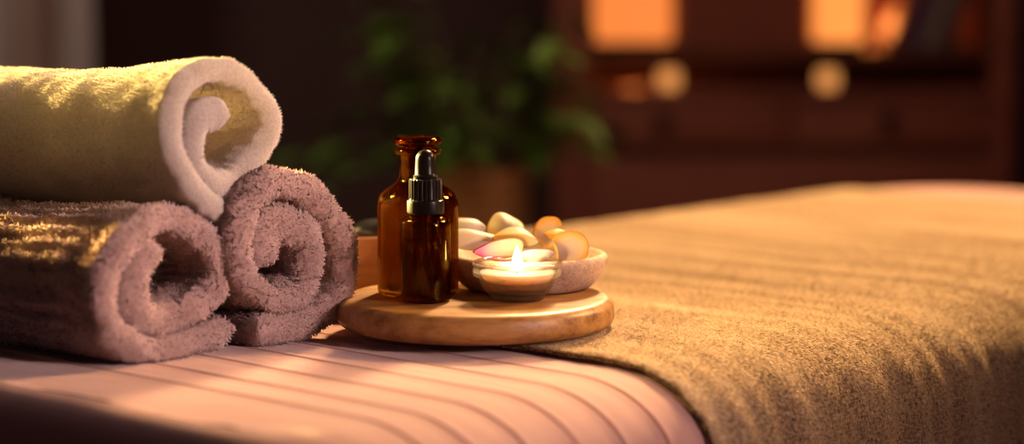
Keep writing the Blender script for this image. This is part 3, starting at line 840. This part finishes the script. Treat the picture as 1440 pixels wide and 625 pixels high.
# ------------------------------------------------------------------ light
def aim(o, target):
    o.rotation_euler = (Vector(target) - o.location).to_track_quat('-Z', 'Y').to_euler()
def area(name, loc, target, size, energy, color, sy=None, spread=180):
    l = bpy.data.lights.new(name, 'AREA'); l.energy = energy; l.color = color; l.size = size; l.spread = R(spread)
    if sy: l.shape = 'RECTANGLE'; l.size_y = sy
    o = bpy.data.objects.new(name, l); col.objects.link(o); o.location = loc; aim(o, target); return o
def spot(name, loc, target, angle, blend, energy, color, radius):
    l = bpy.data.lights.new(name, 'SPOT'); l.energy = energy; l.color = color; l.spot_size = R(angle); l.spot_blend = blend; l.shadow_soft_size = radius
    o = bpy.data.objects.new(name, l); col.objects.link(o); o.location = loc; aim(o, target); return o
spot('yellow_lamp', (-1.46, 3.00, 1.14), (-.305, 1.855, .893), 10.3, .10, 6800, (1, .70, .20), .02)
area('warm_lamp', (.55, 3.75, 2.35), (.25, 1.9, .70), .35, 42, (1, .61, .28), None, 90)
area('rose_fill', (2.3, .3, 1.9), (-.1, 1.8, .75), 1.3, 2.2, (1, .60, .54), None, 80)
area('towel_fill', (1.3, .75, 1.3), (-.27, 1.78, .84), .45, .95, (1, .68, .62), None, 22)
area('left_glint_fill', (-1.25, 2.15, 1.75), (-.06, 1.86, .83), .34, .45, (1, .66, .24), None, 10)  # added light for a glint on the bottle's left shoulder, no real lamp
area('right_glint_fill', (1.5, 2.5, 1.7), (-.02, 1.87, .80), .40, .9, (1, .58, .26), None, 12)  # its counterpart, likewise added, for the glint on the right shoulder
area('cabinet_fill', (.3, 2.7, 2.4), (.4, 4.7, .6), 1.0, 5, (1, .55, .42), None, 100)  # added fill that lifts the dark cabinet front, not a fixture of the room
area('plant_fill', (-.7, 3.1, 1.9), (-.15, 3.8, .8), .25, .28, (1, .85, .45), None, 70)  # added fill so the leaves show against the dark wall
area('curtain_lamp', (-1.7, 3.6, 1.9), (-1.1, 4.66, 1.0), .3, 2.2, (1, .82, .68), None, 90)

def pt(name, loc, e, c, r=.02):
    l = bpy.data.lights.new(name, 'POINT'); l.energy = e; l.color = c; l.shadow_soft_size = r
    o = bpy.data.objects.new(name, l); col.objects.link(o); o.location = loc
pt('lantern_light', (.690, 4.70, .86), .9, (1, .30, .06))
pt('tealight_light', (.225, 4.60, .765), .30, (1, .32, .06), .01)

w = bpy.data.worlds.new('World'); sc.world = w; w.use_nodes = True
w.node_tree.nodes['Background'].inputs[0].default_value = (.50, .32, .42, 1)
w.node_tree.nodes['Background'].inputs[1].default_value = .11

# ------------------------------------------------------------------ camera
cam = bpy.data.cameras.new('Camera'); cam.sensor_width = 36; cam.lens = 85; cam.clip_start = .05
co = bpy.data.objects.new('Camera', cam); col.objects.link(co)
co.location = (0, 0, 1.0); co.rotation_euler = (R(90 - 6.55), 0, 0)
cam.dof.use_dof = True; cam.dof.focus_distance = 1.84; cam.dof.aperture_fstop = 2.3
sc.camera = co
sc.view_settings.view_transform = 'Standard'; sc.view_settings.look = 'None'
sc.cycles.max_bounces = 16; sc.cycles.transmission_bounces = 14; sc.cycles.transparent_max_bounces = 16; sc.cycles.diffuse_bounces = 4; sc.cycles.glossy_bounces = 6
sc.cycles.sample_clamp_indirect = 4
# let the lamps focus through the glass on to the wood and the wax
for o in col.objects:
    if o.type == 'LIGHT' and o.name in ('warm_lamp', 'right_glint_fill', 'candle_glow'): o.data.cycles.is_caustics_light = True
for o in (dish,) : o.cycles.is_caustics_caster = True
for o in (brd, sb): o.cycles.is_caustics_receiver = True
